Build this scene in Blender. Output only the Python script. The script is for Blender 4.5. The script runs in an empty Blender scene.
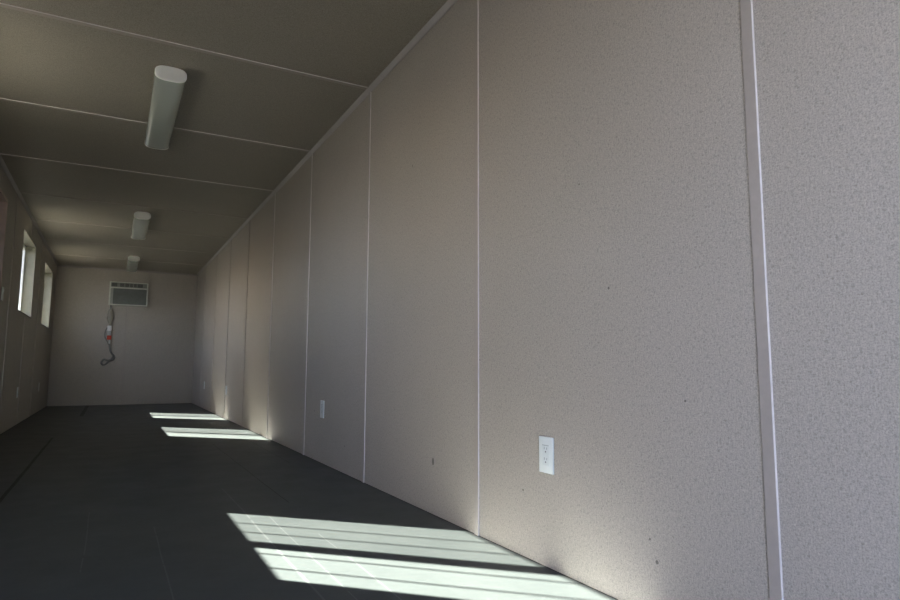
import bpy, bmesh, math, random
from mathutils import Vector, Matrix
C = bpy.context.scene.collection
random.seed(4)

# ------------------------------------------------------------------ dimensions (metres)
W, H, D = 2.125, 2.262, 9.676      # inner width, height, depth of the far wall
Y0 = -2.42                         # open end of the cabin, behind the camera
P = 1.22                           # wall board width
T = 0.10                           # wall thickness
WZ0, WZ1 = 1.185, 2.042            # window opening
WIN = [(1.15, 2.29), (5.53, 6.67), (7.84, 9.01)]
DOOR = (3.42, 4.36, 2.06)

# ------------------------------------------------------------------ materials
def lin(c):
    return tuple((x/12.92 if x <= .04045 else ((x+.055)/1.055)**2.4) for x in c)
def new_mat(name):
    m = bpy.data.materials.new(name); m.use_nodes = True
    nt = m.node_tree; b = nt.nodes['Principled BSDF']
    return m, nt, b
def N(nt, t, **kw):
    n = nt.nodes.new(t)
    for k, v in kw.items(): setattr(n, k, v)
    return n
def coords(nt, scale=(1, 1, 1)):
    tc = N(nt, 'ShaderNodeTexCoord'); mp = N(nt, 'ShaderNodeMapping')
    mp.inputs['Scale'].default_value = scale
    nt.links.new(tc.outputs['Object'], mp.inputs['Vector'])
    return mp.outputs['Vector']
def noise(nt, vec, scale, detail=2, rough=.5):
    n = N(nt, 'ShaderNodeTexNoise'); n.inputs['Scale'].default_value = scale
    n.inputs['Detail'].default_value = detail; n.inputs['Roughness'].default_value = rough
    nt.links.new(vec, n.inputs['Vector']); return n.outputs['Fac']
def ramp(nt, fac, stops):
    r = N(nt, 'ShaderNodeValToRGB'); e = r.color_ramp.elements
    while len(e) < len(stops): e.new(.5)
    for el, (p, c) in zip(e, stops):
        el.position = p; el.color = (*c, 1) if len(c) == 3 else c
    nt.links.new(fac, r.inputs['Fac']); return r.outputs['Color']
def mixc(nt, fac, a, b, mode='MIX'):
    m = N(nt, 'ShaderNodeMix', data_type='RGBA', blend_type=mode)
    for s, v in ((m.inputs[0], fac), (m.inputs[6], a), (m.inputs[7], b)):
        if isinstance(v, bpy.types.NodeSocket): nt.links.new(v, s)
        elif isinstance(v, (int, float)): s.default_value = v
        else: s.default_value = (*v, 1)
    return m.outputs[2]
def math_(nt, op, a, b=None, c=None):
    m = N(nt, 'ShaderNodeMath', operation=op)
    for i, v in enumerate((a, b, c)):
        if v is None: continue
        if isinstance(v, bpy.types.NodeSocket): nt.links.new(v, m.inputs[i])
        else: m.inputs[i].default_value = v
    return m.outputs[0]
def bump(nt, b, h, strength, dist):
    bp = N(nt, 'ShaderNodeBump'); bp.inputs['Strength'].default_value = strength
    bp.inputs['Distance'].default_value = dist
    nt.links.new(h, bp.inputs['Height']); nt.links.new(bp.outputs['Normal'], b.inputs['Normal'])

def vinyl(name, base, marks=(), rough=.52, spec=.35):
    """speckled woven-look vinyl face of the wall boards"""
    m, nt, b = new_mat(name)
    v = coords(nt); vs = coords(nt, (1, 1, .38)); vh = coords(nt, (1, .3, 1))
    n1 = noise(nt, v, 300, 2, .7)
    n2 = noise(nt, vs, 230, 2, .6)
    n3 = noise(nt, v, 1.1, 3, .6)
    n4 = noise(nt, vh, 340, 1, .5)
    dk = tuple(x*.76 for x in base); lt = tuple(min(1, x*1.16) for x in base)
    c1 = ramp(nt, n1, [(.30, dk), (.50, base), (.74, lt)])
    c2 = ramp(nt, n2, [(.30, (.87, .87, .865)), (.7, (1.09, 1.09, 1.10))])
    c = mixc(nt, .8, c1, c2, 'MULTIPLY')
    c3 = ramp(nt, n4, [(.30, (.90, .90, .90)), (.66, (1.06, 1.06, 1.06))])
    c = mixc(nt, .7, c, c3, 'MULTIPLY')
    c = mixc(nt, .5, c, ramp(nt, n3, [(.3, (.93, .93, .92)), (.7, (1.05, 1.04, 1.04))]), 'MULTIPLY')
    vo = N(nt, 'ShaderNodeTexVoronoi'); vo.inputs['Scale'].default_value = 95
    nt.links.new(v, vo.inputs['Vector'])
    sx = N(nt, 'ShaderNodeSeparateXYZ'); nt.links.new(vo.outputs['Color'], sx.inputs[0])
    fl = math_(nt, 'MULTIPLY', math_(nt, 'LESS_THAN', vo.outputs['Distance'], .30), math_(nt, 'GREATER_THAN', sx.outputs[0], .62))
    c = mixc(nt, math_(nt, 'MULTIPLY', fl, .24), c, tuple(x*.45 for x in base))
    if marks:
        tc = N(nt, 'ShaderNodeTexCoord'); sp = N(nt, 'ShaderNodeSeparateXYZ')
        nt.links.new(tc.outputs['Object'], sp.inputs[0])
        tot = None
        for (my, mz, ry, rz) in marks:
            dy = math_(nt, 'DIVIDE', math_(nt, 'SUBTRACT', sp.outputs[1], my), ry)
            dz = math_(nt, 'DIVIDE', math_(nt, 'SUBTRACT', sp.outputs[2], mz), rz)
            d = math_(nt, 'ADD', math_(nt, 'MULTIPLY', dy, dy), math_(nt, 'MULTIPLY', dz, dz))
            k = math_(nt, 'LESS_THAN', d, 1.0)
            tot = k if tot is None else math_(nt, 'MAXIMUM', tot, k)
        c = mixc(nt, math_(nt, 'MULTIPLY', tot, .62), c, (.06, .055, .05))
    nt.links.new(c, b.inputs['Base Color'])
    b.inputs['Roughness'].default_value = rough
    b.inputs['Specular IOR Level'].default_value = spec
    bump(nt, b, n2, .25, .0006)
    return m

def plain(name, col, rough=.5, metal=0.0, spec=.5, var=.06, scale=14):
    m, nt, b = new_mat(name)
    n = noise(nt, coords(nt), scale, 3, .6)
    c = ramp(nt, n, [(.3, tuple(x*(1-var) for x in col)), (.7, tuple(min(1, x*(1+var)) for x in col))])
    nt.links.new(c, b.inputs['Base Color'])
    b.inputs['Roughness'].default_value = rough; b.inputs['Metallic'].default_value = metal
    b.inputs['Specular IOR Level'].default_value = spec
    return m

WALL = (.497, .460, .398)
M = {}
M['wall_right'] = vinyl('wall_vinyl_marked', WALL, marks=[
    (.375, .224, .010, .016), (-.302, .218, .004, .004), (-.892, .138, .005, .005), (-.87, .19, .003, .003),
    (-.02, .66, .003, .004), (-.74, .86, .004, .004), (.62, 1.62, .004, .004), (-1.22, .397, .003, .003),
    (.80, .42, .003, .003), (1.55, .16, .004, .006), (-1.0, .55, .003, .003), (-.62, 1.2, .003, .003),
    (2.2, .33, .005, .005), (-1.55, .9, .003, .003), (-1.7, .35, .003, .003)])
M['wall'] = vinyl('wall_vinyl', WALL)
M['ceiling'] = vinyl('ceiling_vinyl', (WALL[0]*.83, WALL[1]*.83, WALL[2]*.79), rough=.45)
M['batten'] = plain('batten_vinyl', (.445, .405, .355), .38, spec=.5, var=.03, scale=60)
M['lit_edge'] = plain('batten_lit_edge', (.66, .63, .59), .3, var=.03, scale=60)  # paler colour stands in for light catching the doorway-facing edge
M['cove'] = plain('cove_vinyl', (.47, .44, .41), .4, var=.03, scale=60)
M['outer'] = plain('outer_steel', (.35, .36, .36), .5, .0)
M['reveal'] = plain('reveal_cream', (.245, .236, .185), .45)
M['winframe'] = plain('window_vinyl_white', (.78, .78, .74), .35)
M['bar'] = plain('window_bar_steel', (.30, .31, .31), .4, .6)
M['door'] = plain('door_leaf_pinkish', (.72, .56, .47), .5, var=.05)
M['doortrim'] = plain('door_trim_beige', (.56, .47, .40), .45)
M['plate'] = plain('plate_white', (.77, .805, .775), .28, var=.02)
M['insert'] = plain('insert_white', (.73, .77, .74), .3, var=.02)
M['slot'] = plain('slot_dark', (.22, .23, .22), .5)
M['screw'] = plain('screw_white', (.65, .67, .66), .3)
M['acframe'] = plain('ac_frame_cream', (.66, .67, .60), .4)
M['acdark'] = plain('ac_louvre_dark', (.12, .125, .11), .5)
M['aclouv'] = plain('ac_louvre_grey', (.33, .34, .30), .45)
M['acgrille'] = plain('ac_grille_grey', (.22, .235, .215), .5)
M['acside'] = plain('ac_control_grey', (.42, .43, .38), .45)
M['cord'] = plain('cord_grey', (.25, .25, .225), .5)
M['plug'] = plain('plug_white', (.82, .82, .78), .35)
M['pluggrey'] = plain('plug_grey', (.52, .53, .50), .4)
M['red'] = plain('tag_red', (.62, .10, .05), .5)
M['sleeve'] = plain('sleeve_brown_grey', (.33, .305, .245), .4)
M['cap'] = plain('light_cap_white', (.93, .93, .86), .35, var=.02)
M['pan'] = plain('light_pan_white', (.74, .75, .72), .4)
M['gap'] = plain('joint_dark', (.055, .055, .05), .7)

def lens_mat():
    m, nt, b = new_mat('light_lens_prismatic')
    wv = N(nt, 'ShaderNodeTexWave'); wv.inputs['Scale'].default_value = 60
    wv.bands_direction = 'X'; nt.links.new(coords(nt), wv.inputs['Vector'])
    c = ramp(nt, wv.outputs['Fac'], [(0, (.50, .535, .475)), (1, (.56, .59, .525))])
    nt.links.new(c, b.inputs['Base Color'])
    b.inputs['Roughness'].default_value = .10
    b.inputs['Specular IOR Level'].default_value = .6
    bump(nt, b, wv.outputs['Fac'], .12, .001)
    return m
M['lens'] = lens_mat()

def floor_mat():
    m, nt, b = new_mat('floor_paint')
    v = coords(nt)
    tc = N(nt, 'ShaderNodeTexCoord'); sp = N(nt, 'ShaderNodeSeparateXYZ')
    nt.links.new(tc.outputs['Object'], sp.inputs[0]); X, Y = sp.outputs[0], sp.outputs[1]
    base = ramp(nt, noise(nt, v, 2.2, 4, .6), [(.3, (.071, .081, .079)), (.7, (.081, .091, .088))])
    base = mixc(nt, .6, base, ramp(nt, noise(nt, v, 38, 3, .7), [(.32, (.92, .92, .92)), (.68, (1.06, 1.06, 1.06))]), 'MULTIPLY')
    wob = noise(nt, v, 1.7, 1, .5)
    Xw = math_(nt, 'ADD', X, math_(nt, 'MULTIPLY', math_(nt, 'SUBTRACT', wob, .5), .014))
    def line(x, w, y0=None, y1=None, xs=Xw):
        k = math_(nt, 'LESS_THAN', math_(nt, 'ABSOLUTE', math_(nt, 'SUBTRACT', xs, x)), w)
        if y0 is not None:
            k = math_(nt, 'MULTIPLY', k, math_(nt, 'MULTIPLY', math_(nt, 'GREATER_THAN', Y, y0), math_(nt, 'LESS_THAN', Y, y1)))
        return k
    def union(ks):
        t = ks[0]
        for k in ks[1:]: t = math_(nt, 'MAXIMUM', t, k)
        return t
    dark = union([line(-1.68, .009, 1.4, 4.5), line(-1.565, .022, 7.2, 9.6), line(-.49, .0018, .9, 3.4),
                  line(-.18, .0016, 2.1, 3.6)])
    c = mixc(nt, math_(nt, 'MULTIPLY', dark, .9), base, (.02, .022, .02))
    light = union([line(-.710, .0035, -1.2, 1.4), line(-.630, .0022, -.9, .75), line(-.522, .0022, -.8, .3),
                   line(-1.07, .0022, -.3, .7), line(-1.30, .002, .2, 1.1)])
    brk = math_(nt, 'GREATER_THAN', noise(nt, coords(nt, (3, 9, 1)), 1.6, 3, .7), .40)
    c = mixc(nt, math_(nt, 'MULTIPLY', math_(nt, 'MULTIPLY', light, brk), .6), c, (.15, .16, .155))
    # little chips in the paint
    vo = N(nt, 'ShaderNodeTexVoronoi'); vo.inputs['Scale'].default_value = 6.5
    nt.links.new(v, vo.inputs['Vector'])
    chip = math_(nt, 'LESS_THAN', vo.outputs['Distance'], .045)
    c = mixc(nt, math_(nt, 'MULTIPLY', chip, .35), c, (.05, .055, .05))
    nt.links.new(c, b.inputs['Base Color'])
    r = ramp(nt, noise(nt, v, 5, 3, .6), [(.3, (.39, .39, .39)), (.7, (.45, .45, .45))])
    nt.links.new(r, b.inputs['Roughness'])
    nt.links.new(math_(nt, 'MULTIPLY', math_(nt, 'SUBTRACT', 1.0, math_(nt, 'MULTIPLY', dark, .6)), .36), b.inputs['Specular IOR Level'])
    bump(nt, b, noise(nt, v, 12, 2, .5), .05, .001)
    return m
M['floor'] = floor_mat()

def ground_mat():
    m, nt, b = new_mat('ground_gravel')
    v = coords(nt)
    c = ramp(nt, noise(nt, v, 14, 5, .7), [(.3, (.095, .090, .081)), (.7, (.155, .148, .132))])
    nt.links.new(c, b.inputs['Base Color']); b.inputs['Roughness'].default_value = .9
    bump(nt, b, noise(nt, v, 40, 3, .6), .5, .02)
    return m
M['ground'] = ground_mat()

def glass_mat():
    m, nt, b = new_mat('window_glass'); out = nt.nodes['Material Output']
    nt.nodes.remove(b)
    tr = N(nt, 'ShaderNodeBsdfTransparent'); tr.inputs[0].default_value = (.97, .975, .965, 1)
    gl = N(nt, 'ShaderNodeBsdfGlossy'); gl.inputs['Roughness'].default_value = .02
    fr = N(nt, 'ShaderNodeLayerWeight'); fr.inputs[0].default_value = .5
    n = noise(nt, coords(nt), 3, 2)
    mx = N(nt, 'ShaderNodeMixShader')
    f = math_(nt, 'ADD', math_(nt, 'MULTIPLY', math_(nt, 'POWER', fr.outputs['Facing'], 5.0), .6), math_(nt, 'ADD', .035, math_(nt, 'MULTIPLY', n, .02)))
    nt.links.new(f, mx.inputs[0]); nt.links.new(tr.outputs[0], mx.inputs[1]); nt.links.new(gl.outputs[0], mx.inputs[2])
    nt.links.new(mx.outputs[0], out.inputs[0]); return m
M['glass'] = glass_mat()
def screen_mat():
    m, nt, b = new_mat('insect_mesh'); out = nt.nodes['Material Output']
    tr = N(nt, 'ShaderNodeBsdfTransparent')
    b.inputs['Base Color'].default_value = (.25, .26, .25, 1); b.inputs['Roughness'].default_value = .6
    n = noise(nt, coords(nt), 300, 1)
    mx = N(nt, 'ShaderNodeMixShader')
    lw = N(nt, 'ShaderNodeLayerWeight'); lw.inputs[0].default_value = .5     # a mesh closes up when seen edge-on
    k = math_(nt, 'ADD', .10, math_(nt, 'MULTIPLY', n, .10))
    nt.links.new(math_(nt, 'ADD', k, math_(nt, 'MULTIPLY', math_(nt, 'POWER', lw.outputs['Facing'], 3.0), .75)), mx.inputs[0])
    nt.links.new(tr.outputs[0], mx.inputs[1]); nt.links.new(b.outputs[0], mx.inputs[2])
    nt.links.new(mx.outputs[0], out.inputs[0]); return m
M['screen'] = screen_mat()

# ------------------------------------------------------------------ mesh helpers
def box(bm, x0, x1, y0, y1, z0, z1, bev=0, seg=2):
    t = bmesh.new()
    r = bmesh.ops.create_cube(t, size=1)
    for v in t.verts:
        v.co = Vector(((x0+x1)/2 + v.co.x*(x1-x0), (y0+y1)/2 + v.co.y*(y1-y0), (z0+z1)/2 + v.co.z*(z1-z0)))
    if bev: bmesh.ops.bevel(t, geom=t.edges[:], offset=bev, segments=seg, profile=.5, affect='EDGES')
    me = bpy.data.meshes.new('tmp'); t.to_mesh(me); t.free(); bm.from_mesh(me); bpy.data.meshes.remove(me)
def loft(bm, rings, cap=True, closed=True):
    vs = [[bm.verts.new(p) for p in r] for r in rings]
    n = len(vs[0])
    for a, b in zip(vs, vs[1:]):
        for i in range(n if closed else n-1):
            bm.faces.new((a[i], a[(i+1) % n], b[(i+1) % n], b[i]))
    if cap:
        bm.faces.new(vs[0][::-1]); bm.faces.new(vs[-1])
def tube(bm, pts, r, n=8):
    pts = [Vector(p) for p in pts]; rings = []
    ref = Vector((.13, .97, .2)).normalized()
    for i, p in enumerate(pts):
        t = (pts[min(i+1, len(pts)-1)] - pts[max(i-1, 0)]).normalized()
        a = t.cross(ref).normalized(); b = t.cross(a)
        rr = r[i] if isinstance(r, (list, tuple)) else r
        rings.append([p + a*math.cos(k*2*math.pi/n)*rr + b*math.sin(k*2*math.pi/n)*rr for k in range(n)])
    loft(bm, rings)
def smooth_path(pts, k=6):
    pts = [Vector(p) for p in pts]; out = []
    for i in range(len(pts)-1):
        p0, p1, p2, p3 = pts[max(i-1, 0)], pts[i], pts[i+1], pts[min(i+2, len(pts)-1)]
        for j in range(k):
            t = j/k
            out.append(.5*((2*p1) + (p2-p0)*t + (2*p0-5*p1+4*p2-p3)*t*t + (3*p1-p0-3*p2+p3)*t**3))
    out.append(pts[-1]); return out
def obj(name, bm, mat, parent=None, smooth=False):
    bmesh.ops.recalc_face_normals(bm, faces=bm.faces[:])
    me = bpy.data.meshes.new(name); bm.to_mesh(me); bm.free()
    if smooth:
        for p in me.polygons: p.use_smooth = True
        me.set_sharp_from_angle(angle=math.radians(40))
    me.materials.append(M[mat]); o = bpy.data.objects.new(name, me); C.objects.link(o)
    if parent is not None: o.parent = parent
    return o
def struct(o):
    o['kind'] = 'structure'; return o
def empty(name, loc=(0, 0, 0)):
    o = bpy.data.objects.new(name, None); C.objects.link(o); o.location = loc; o.empty_display_size = .1; return o
def thing(name, label, cat, loc=(0, 0, 0), group=None):
    o = empty(name, loc); o['label'] = label; o['category'] = cat
    if group: o['group'] = group
    return o
def copy_tree(o, parent=None):
    c = o.copy(); C.objects.link(c)
    if parent is not None: c.parent = parent; c.matrix_parent_inverse = o.matrix_parent_inverse.copy()
    for ch in list(kids.get(o, [])):
        copy_tree(ch, c)
    return c
kids = {}

# ------------------------------------------------------------------ room shell
bm = bmesh.new(); box(bm, -W-T, T, Y0, D+T, -.12, 0); struct(obj('floor', bm, 'floor'))
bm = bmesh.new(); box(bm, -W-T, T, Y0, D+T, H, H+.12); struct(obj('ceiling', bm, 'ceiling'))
bm = bmesh.new(); box(bm, 0, T, Y0, D+T, 0, H); struct(obj('wall_right', bm, 'wall_right'))
bm = bmesh.new(); box(bm, -W, 0, D, D+T, 0, H); struct(obj('wall_back', bm, 'wall'))
# left wall with its openings
bm = bmesh.new()
ops = sorted([(a, b, WZ0, WZ1) for a, b in WIN] + [(DOOR[0], DOOR[1], 0, DOOR[2])])
y = Y0
for a, b, z0, z1 in ops:
    box(bm, -W-T, -W, y, a, 0, H)
    if z0 > 0: box(bm, -W-T, -W, a, b, 0, z0)
    box(bm, -W-T, -W, a, b, z1, H)
    y = b
box(bm, -W-T, -W, y, D+T, 0, H)
struct(obj('wall_left', bm, 'wall'))
bm = bmesh.new()   # unseen near end, its open doorway narrowed to dim the near right wall
E0, E1, EZ = -2.10, -.52, 2.16
box(bm, -W-T, E0, Y0-T, Y0, -.12, H+.12); box(bm, E1, T, Y0-T, Y0, -.12, H+.12); box(bm, E0, E1, Y0-T, Y0, EZ, H+.12); box(bm, E0, E1, Y0-T, Y0, -.12, 0)
struct(obj('wall_front', bm, 'wall'))
bm = bmesh.new(); box(bm, -40, 40, -40, 50, -.62, -.50); struct(obj('ground', bm, 'ground'))
# skids under the cabin
for i, y in enumerate((-2.3, 1.5, 5.5, 9.5)):
    bm = bmesh.new(); box(bm, -W-T, T, y-.1, y+.1, -.50, -.12, .01); struct(obj('trim_%d' % (60+i), bm, 'outer'))

# battens over the board joints: flat cap, near ones with a highlight painted on one edge
def batten_profile(w=.030, t=.0052):
    h = w/2
    return [(-h, 0), (-h+.0002, t*.5), (-h+.0006, t*.9), (-h+.0016, t), (h-.0014, t), (h-.0003, t*.85), (h, 0)]
def batten(name, axis, pos, lo, hi, where, bw=.030, bt=.0052):
    bm = bmesh.new(); rings = []
    for s in (lo, hi):
        r = []
        for a, t in batten_profile(bw, bt):
            if where == 'right': r.append((-t, pos-a, s))
            elif where == 'left': r.append((-W+t, pos-a, s))
            elif where == 'ceil': r.append((s, pos-a, H-t))
            elif where == 'back': r.append((pos+a, D-t, s))
        rings.append(r)
    loft(bm, rings); o = struct(obj(name, bm, 'batten')); o.data.materials.append(M['lit_edge'])
    for p in o.data.polygons:
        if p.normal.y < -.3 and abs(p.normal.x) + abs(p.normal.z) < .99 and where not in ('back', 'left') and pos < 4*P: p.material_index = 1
    return o
n = 1
for i in range(-1, 8):
    batten('trim_%d' % n, 'z', i*P, .002, H-.024, 'right'); n += 1
for i in range(-1, 8):
    batten('trim_%d' % n, 'x', i*P, -W+.024, -.024, 'ceil'); n += 1
LEFT = [-1.22, 0.0, 2.42, 4.88, 6.10, 7.32]
for yy in LEFT:
    if any(a-.02 < yy < b+.02 for a, b in WIN):
        batten('trim_%d' % n, 'z', yy, .002, WZ0-.03, 'left'); n += 1
        batten('trim_%d' % n, 'z', yy, WZ1+.03, H-.024, 'left'); n += 1
    else:
        batten('trim_%d' % n, 'z', yy, .002, H-.024, 'left'); n += 1
batten('trim_%d' % n, 'z', -1.085, .002, H-.024, 'back', .012, .002); n += 1
# cove along the ceiling edges
def cove(name, pts2, lo, hi, ax):
    bm = bmesh.new(); rings = []
    for s in (lo, hi):
        rings.append([((a, s, b) if ax == 'y' else (s, a, b)) for a, b in pts2])
    loft(bm, rings); return struct(obj(name, bm, 'cove', smooth=False))
cv = [(0, 0), (.020, 0), (.020, -.0025), (.024, -.0035), (.0065, -.025), (.0030, -.0215), (.0010, -.0245), (0, -.0245)]
cove('trim_%d' % n, [(-a, H+b) for a, b in cv], Y0, D, 'y'); n += 1
cove('trim_%d' % n, [(-W+a, H+b) for a, b in cv], Y0, D, 'y'); n += 1
cove('trim_%d' % n, [(D-a, H+b) for a, b in cv], -W+.02, -.02, 'x'); n += 1
# dark caulked joint along the foot of the walls
for k, (x0, x1, y0, y1) in {'right': (-.0018, 0, Y0, D), 'back': (-W, 0, D-.003, D)}.items():
    bm = bmesh.new(); box(bm, x0, x1, y0, y1, 0, .002); struct(obj('baseboard_'+k, bm, 'gap'))
bm = bmesh.new()
box(bm, -W, -W+.005, Y0, DOOR[0]-.06, 0, .004); box(bm, -W, -W+.005, DOOR[1]+.06, D, 0, .004)
struct(obj('baseboard_left', bm, 'gap'))

# ------------------------------------------------------------------ windows
def ring_frame(bm, x0, x1, y0, y1, z0, z1, w, bev=.002):
    box(bm, x0, x1, y0, y0+w, z0, z1, bev); box(bm, x0, x1, y1-w, y1, z0, z1, bev)
    box(bm, x0, x1, y0+w, y1-w, z0, z0+w, bev); box(bm, x0, x1, y0+w, y1-w, z1-w, z1, bev)
xo = -W-T
for i, (a, b) in enumerate(WIN):
    root = struct(empty('window_%d' % (i+1), (0, 0, 0)))
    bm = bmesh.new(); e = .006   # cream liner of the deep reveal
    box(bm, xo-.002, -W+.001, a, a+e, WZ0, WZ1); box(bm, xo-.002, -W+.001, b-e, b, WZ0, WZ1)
    box(bm, xo-.002, -W+.001, a+e, b-e, WZ1-e, WZ1); box(bm, xo-.002, -W+.004, a+e, b-e, WZ0, WZ0+e+(.010 if i else 0))  # farther sills thickened to shift where their sun patches begin
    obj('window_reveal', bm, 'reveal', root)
    bm = bmesh.new(); ring_frame(bm, xo-.045, xo-.002, a, b, WZ0, WZ1, .030); box(bm, xo-.044, xo-.004, a+.03, b-.03, WZ1-.046, WZ1-.028)  # extra strip under the head, added to keep sun off the right wall
    fr = obj('window_frame', bm, 'winframe', root)
    mid = (a+b)/2 - .02
    bm = bmesh.new(); box(bm, xo-.042, xo-.006, mid-.033, mid+.033, WZ0+.03, WZ1-.03, .003)
    obj('meeting_stile', bm, 'winframe', root)
    for (p, q, x) in ((a+.03, mid-.033, xo-.014), (mid+.033, b-.03, xo-.030)):
        bm = bmesh.new(); box(bm, x-.002, x+.002, p, q, WZ0+.03, WZ1-.03)
        obj('glass_pane', bm, 'glass', root)
    bm = bmesh.new(); box(bm, xo-.044, xo-.0425, mid+.03, b-.03, WZ0+.03, WZ1-.03)
    obj('insect_screen', bm, 'screen', root)
    # slim upright guard bars outside
    for off in (.075, .30, .475, .625, .79, .95):
        yy = a + off
        bm = bmesh.new(); tube(bm, [(xo-.075, yy, WZ0-.06), (xo-.075, yy, WZ1+.06)], .0046, 10)
        obj('guard_bar', bm, 'bar', root, True)
    for z in (WZ0-.05, WZ1+.05):
        bm = bmesh.new(); box(bm, xo-.088, xo-.062, a-.03, b+.03, z-.012, z+.012, .002)
        rl = obj('guard_rail', bm, 'bar', root)
        bm = bmesh.new()
        for yy in (a+.02, b-.02): box(bm, xo-.065, xo+.0, yy-.012, yy+.012, z-.012, z+.012)
        obj('wall_bracket', bm, 'bar', rl)

# ------------------------------------------------------------------ side door (only its far edge shows)
root = struct(empty('door_1'))
a, b, dz = DOOR
bm = bmesh.new(); box(bm, -W-.135, -W-.095, a+.03, b-.032, .012, dz-.032, .002); leaf = obj('door_leaf', bm, 'door', root)
bm = bmesh.new()
box(bm, xo-.04, -W+.004, a, a+.03, 0, dz, .002); box(bm, xo-.04, -W+.004, b-.030, b, 0, dz, .002); box(bm, xo-.04, -W+.004, a+.03, b-.03, dz-.030, dz, .002)
obj('door_frame', bm, 'doortrim', root)
bm = bmesh.new(); box(bm, xo-.04, -W+.004, a+.03, b-.03, 0, .012); obj('threshold', bm, 'bar', root)
bm = bmesh.new()
tube(bm, [(-W-.10, a+.10, 1.0), (-W-.045, a+.10, 1.0)], .011, 12)
tube(bm, smooth_path([(-W-.045, a+.10, 1.0), (-W-.04, a+.15, 1.0), (-W-.041, a+.22, .997)]), .009, 10)
obj('door_handle', bm, 'bar', leaf, True)

# ------------------------------------------------------------------ outlets and switch
def make_outlet(name, label, cat, loc, rz, group, switch=False):
    """local frame: +x out of the wall, y along it, z up"""
    t = thing(name, label, cat, loc, group); t.rotation_euler.z = rz
    w, h = .0365, .0575
    bm = bmesh.new(); box(bm, 0, .0065, -w, w, -h, h, .0022, 3)
    pl = obj('cover_plate', bm, 'plate', t, True); kids[t] = [pl]; kids[pl] = []
    if switch:
        bm = bmesh.new()
        rings = []
        for z, x in ((-.033, .0062), (-.004, .0072), (.004, .0085), (.033, .0125)):
            rings.append([(.004, -.0165, z), (x, -.0165, z), (x, .0165, z), (.004, .0165, z)])
        loft(bm, rings); kids[t].append(obj('rocker', bm, 'insert', t))
    else:
        bm = bmesh.new(); box(bm, .004, .0068, -.0168, .0168, -.0335, .0335, .001)
        ins = obj('receptacle', bm, 'insert', t); kids[t].append(ins); kids[ins] = []
        bm = bmesh.new()
        for zc in (.0165, -.0165):
            box(bm, .0066, .0071, -.0072, -.0056, zc+.001, zc+.009)
            box(bm, .0066, .0071, .0056, .0072, zc+.001, zc+.008)
            tube(bm, [(.0066, 0, zc-.006), (.0072, 0, zc-.006)], .0027, 10)
        s = obj('slots', bm, 'slot', ins); kids[ins].append(s); s['kind'] = 'stuff'
        del s['kind']
        bm = bmesh.new(); box(bm, .0066, .0069, -.0165, .0165, .0300, .0312); 
        g = obj('seam', bm, 'slot', ins); kids[ins].append(g)
    for z in (.048, -.048):
        bm = bmesh.new(); tube(bm, [(.0052, 0, z), (.0061, 0, z)], .0028, 10)
        kids[pl].append(obj('screw', bm, 'screw', pl))
    return t
g = 'wall outlets'
o1 = make_outlet('wall_outlet', 'large white outlet plate low on the right wall, nearest the camera', 'outlet', (0, -.439, .351), math.pi, g)
spots = [((0, 2.005, .352), math.pi, 'white outlet on the right wall just past the third board seam, in shade'),
         ((0, 5.99, .345), math.pi, 'small outlet on the right wall in the bright glow above the farthest sun patch'),
         ((0, 8.07, .352), math.pi, 'farthest outlet on the right wall, by the back corner'),
         ((-W, 5.97, .352), 0, 'outlet low on the dark left wall under the nearer window'),
         ((-W, 8.185, .347), 0, 'outlet low on the dark left wall under the farther window')]
for loc, rz, lab in spots:
    o = copy_tree(o1); o.location = loc; o.rotation_euler.z = rz; o['label'] = lab
make_outlet('light_switch', 'white light switch on the left wall beside the door frame', 'switch', (-W, 4.47, 1.255), 0, None, True)

# ------------------------------------------------------------------ ceiling lights
def make_light(label, loc):
    L, w, d = 1.225, .0805, .082
    t = thing('ceiling_light', label, 'ceiling light', loc, 'ceiling lights'); kids[t] = []
    bm = bmesh.new(); box(bm, -.052, .052, .012, L-.012, -.0040, 0, .001); kids[t].append(obj('mounting_pan', bm, 'pan', t))
    def capring(y, k):
        n = 48; r = []
        for j in range(n):
            a = 2*math.pi*j/n; ca, sa = math.cos(a), math.sin(a)
            x = math.copysign(abs(ca)**.62, ca)*w*k
            z = -d/2 + math.copysign(abs(sa)**.72, sa)*(d/2-.0005)*k
            r.append((x, y, z))
        return r
    bm = bmesh.new(); loft(bm, [capring(.012, .99), capring(L-.012, .99)]); kids[t].append(obj('lens', bm, 'lens', t, True))
    for (ya, yb, f) in ((0, .016, 1), (L-.014, L, -1)):
        bm = bmesh.new()
        ys = [(ya, .955), (ya+.002, .985), (ya+.005, 1.0), (yb, 1.0)] if f > 0 else [(ya, 1.0), (yb-.005, 1.0), (yb-.002, .985), (yb, .955)]
        loft(bm, [capring(y, k) for y, k in ys]); kids[t].append(obj('end_cap', bm, 'cap', t, True))
    for k in kids[t]: kids[k] = []
    return t
l1 = make_light('nearest and largest ceiling light, crossing the second ceiling seam', (-1.055, 1.485, H))
for yy, lab in ((5.12, 'middle of the three long ceiling lights, halfway down the cabin'),
                (8.12, 'farthest and smallest ceiling light, just before the back wall')):
    o = copy_tree(l1); o.location = (-1.055, yy, H); o['label'] = lab

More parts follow.
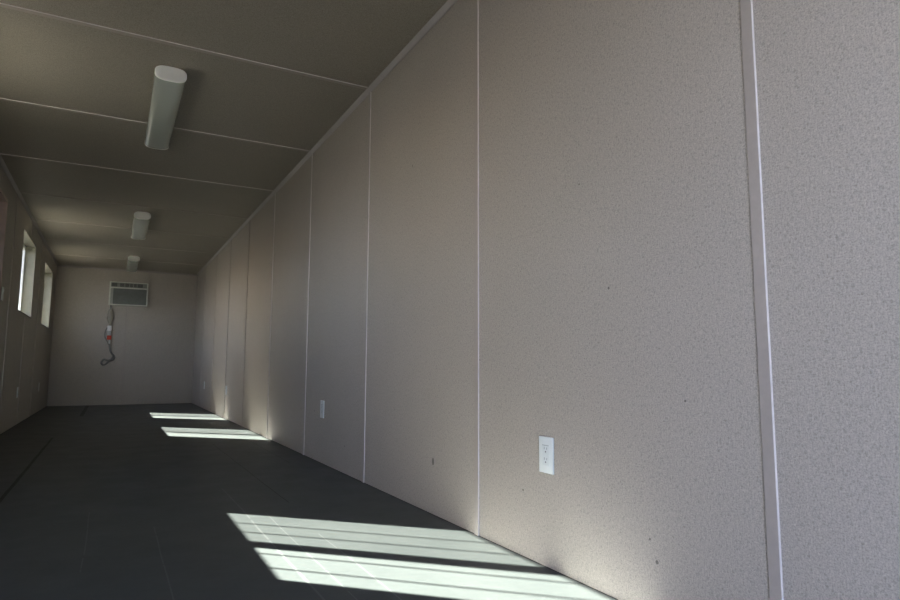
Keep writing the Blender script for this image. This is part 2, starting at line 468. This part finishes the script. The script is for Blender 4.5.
# ------------------------------------------------------------------ air conditioner
ax0, ax1, az0, az1 = -1.362, -.782, 1.648, 2.043
ac = thing('air_conditioner', 'cream framed wall air conditioner high on the back wall', 'air conditioner', (0, 0, 0))
yf = D-.055
bm = bmesh.new(); box(bm, ax0+.008, ax1-.008, D-.045, D, az0+.008, az1-.008, .003); obj('housing', bm, 'acdark', ac)
bm = bmesh.new()
fw = .020
box(bm, ax0, ax0+fw, yf, D-.002, az0, az1, .003); box(bm, ax1-fw, ax1, yf, D-.002, az0, az1, .003)
box(bm, ax0+fw, ax1-fw, yf, D-.002, az0, az0+fw, .003); box(bm, ax0+fw, ax1-fw, yf, D-.002, az1-.014, az1, .003)
zs = az1-.098
box(bm, ax0+fw, ax1-fw, yf-.004, D-.002, zs-.014, zs+.010, .003)
obj('front_frame', bm, 'acframe', ac)
# upper outlet strip with six louvre groups
up = bmesh.new(); x = ax0+fw+.012; wv = (ax1-ax0-2*fw-.024)
box(up, ax0+fw, ax1-fw, D-.048, D-.044, zs+.010, az1-.014)
strip = obj('outlet_strip', up, 'aclouv', ac)
gx = [(.00, .155), (.235, .36), (.385, .50), (.525, .61), (.635, .72), (.745, .90)]
for (u0, u1) in gx:
    bm = bmesh.new(); xa, xb = x+u0*wv, x+u1*wv
    box(bm, xa, xb, D-.051, D-.0475, zs+.018, az1-.022)
    v = obj('louvre', bm, 'acdark', strip)
    bm = bmesh.new()
    for k in range(3):
        z = zs+.028+k*.019
        box(bm, xa, xb, D-.054, D-.0505, z, z+.004)
    obj('louvre_slats', bm, 'aclouv', v)
bm = bmesh.new(); box(bm, ax0+fw, ax0+fw+.042, D-.052, D-.044, az0+fw, zs-.014, .001); pan = obj('control_panel', bm, 'acside', ac)
bm = bmesh.new(); box(bm, ax0+fw+.044, ax1-fw, D-.050, D-.044, az0+fw, zs-.014)
for k in range(30):
    z = az0+fw+.006+k*.0088
    if z < zs-.02: box(bm, ax0+fw+.048, ax1-fw-.004, D-.0535, D-.0495, z, z+.0045)
obj('intake_grille', bm, 'acgrille', ac)
# power cord hanging from the unit
yc = D-.022
cx = -1.325
bm = bmesh.new()
tube(bm, smooth_path([(cx, yc, az0+.012), (cx+.002, yc, 1.56), (cx-.004, yc, 1.45), (cx+.004, yc, 1.36), (cx, yc, 1.30)]), .012, 8)
tube(bm, smooth_path([(cx+.012, yc, 1.10), (cx+.012, yc, 1.02), (cx+.022, yc, .93), (cx+.045, yc, .86), (cx+.095, yc, .795),
    (cx+.085, yc, .745), (cx+.02, yc, .715), (cx-.03, yc, .665), (cx-.07, yc, .66), (cx-.085, yc-.012, .70), (cx-.05, yc-.015, .745),
    (cx+.0, yc-.015, .73), (cx+.045, yc-.014, .745), (cx+.085, yc-.012, .80)]), .014, 8)
tube(bm, smooth_path([(cx-.012, yc, 1.30), (cx-.055, yc, 1.22), (cx-.06, yc, 1.12), (cx-.02, yc, 1.04), (cx+.008, yc, .98)]), .008, 8)
cord = obj('power_cord', bm, 'cord', ac, True)
bm = bmesh.new()
rings = []
for z, rx, ry in ((1.585, .012, .010), (1.56, .032, .014), (1.50, .046, .018), (1.42, .050, .018), (1.36, .034, .015), (1.315, .016, .012)):
    rings.append([(cx+.006+math.cos(2*math.pi*k/14)*rx*(1+.10*math.sin(3*k+z*40)), yc+math.sin(2*math.pi*k/14)*ry, z) for k in range(14)])
loft(bm, rings); obj('cord_wrap', bm, 'sleeve', cord, True)
bm = bmesh.new(); box(bm, cx-.032, cx+.034, yc-.022, yc+.016, 1.215, 1.305, .008, 3); obj('plug_head', bm, 'plug', cord, True)
bm = bmesh.new(); box(bm, cx-.026, cx+.030, yc-.018, yc+.016, 1.135, 1.213, .006, 2); obj('plug_body', bm, 'pluggrey', cord, True)
bm = bmesh.new(); box(bm, cx-.028, cx+.036, yc-.020, yc+.014, 1.072, 1.142, .006, 2); obj('warning_tag', bm, 'red', cord, True)
bm = bmesh.new(); box(bm, cx+.000, cx+.028, yc-.017, yc+.013, 1.005, 1.070, .005, 2); obj('strain_relief', bm, 'pluggrey', cord, True)

# ------------------------------------------------------------------ light
sd = Vector((1.0, -.97, -.885)).normalized()
sun = bpy.data.lights.new('sun', 'SUN'); sun.energy = 55.0; sun.angle = math.radians(.40); sun.color = (1.0, .978, .925)
so = bpy.data.objects.new('sun', sun); C.objects.link(so)
so.rotation_euler = sd.to_track_quat('-Z', 'Y').to_euler(); so.location = (-6, 8, 6)
w = bpy.data.worlds.new('sky'); bpy.context.scene.world = w; w.use_nodes = True
nt = w.node_tree; bg = nt.nodes['Background']
sky = N(nt, 'ShaderNodeTexSky', sky_type='NISHITA'); sky.sun_disc = False
sky.sun_elevation = math.asin(-sd.z); sky.sun_rotation = math.atan2(-sd.x, -sd.y); sky.dust_density = 2.0
nt.links.new(mixc(nt, .45, sky.outputs[0], (4.65, 4.85, 6.9)), bg.inputs[0]); bg.inputs[1].default_value = 1.05

# ------------------------------------------------------------------ camera
cam = bpy.data.cameras.new('camera'); cam.sensor_width = 36; cam.lens = 621.12*36/900; cam.clip_start = .02
co = bpy.data.objects.new('camera', cam); C.objects.link(co)
r = Vector((.87959664, -.47570624, .00364961)); u = Vector((-.05483641, -.09376777, .99408278)); f = Vector((.47254916, .87459201, .10856384))
mw = Matrix((r, u, -f)).transposed().to_4x4(); mw.translation = (-1.2505, -2.0896, .6292)
co.matrix_world = mw
sc = bpy.context.scene; sc.camera = co
sc.view_settings.view_transform = 'Standard'; sc.view_settings.exposure = .55; sc.view_settings.gamma = .80
sc.cycles.max_bounces = 14; sc.cycles.diffuse_bounces = 8; sc.cycles.transparent_max_bounces = 16
sc.cycles.sample_clamp_indirect = 6
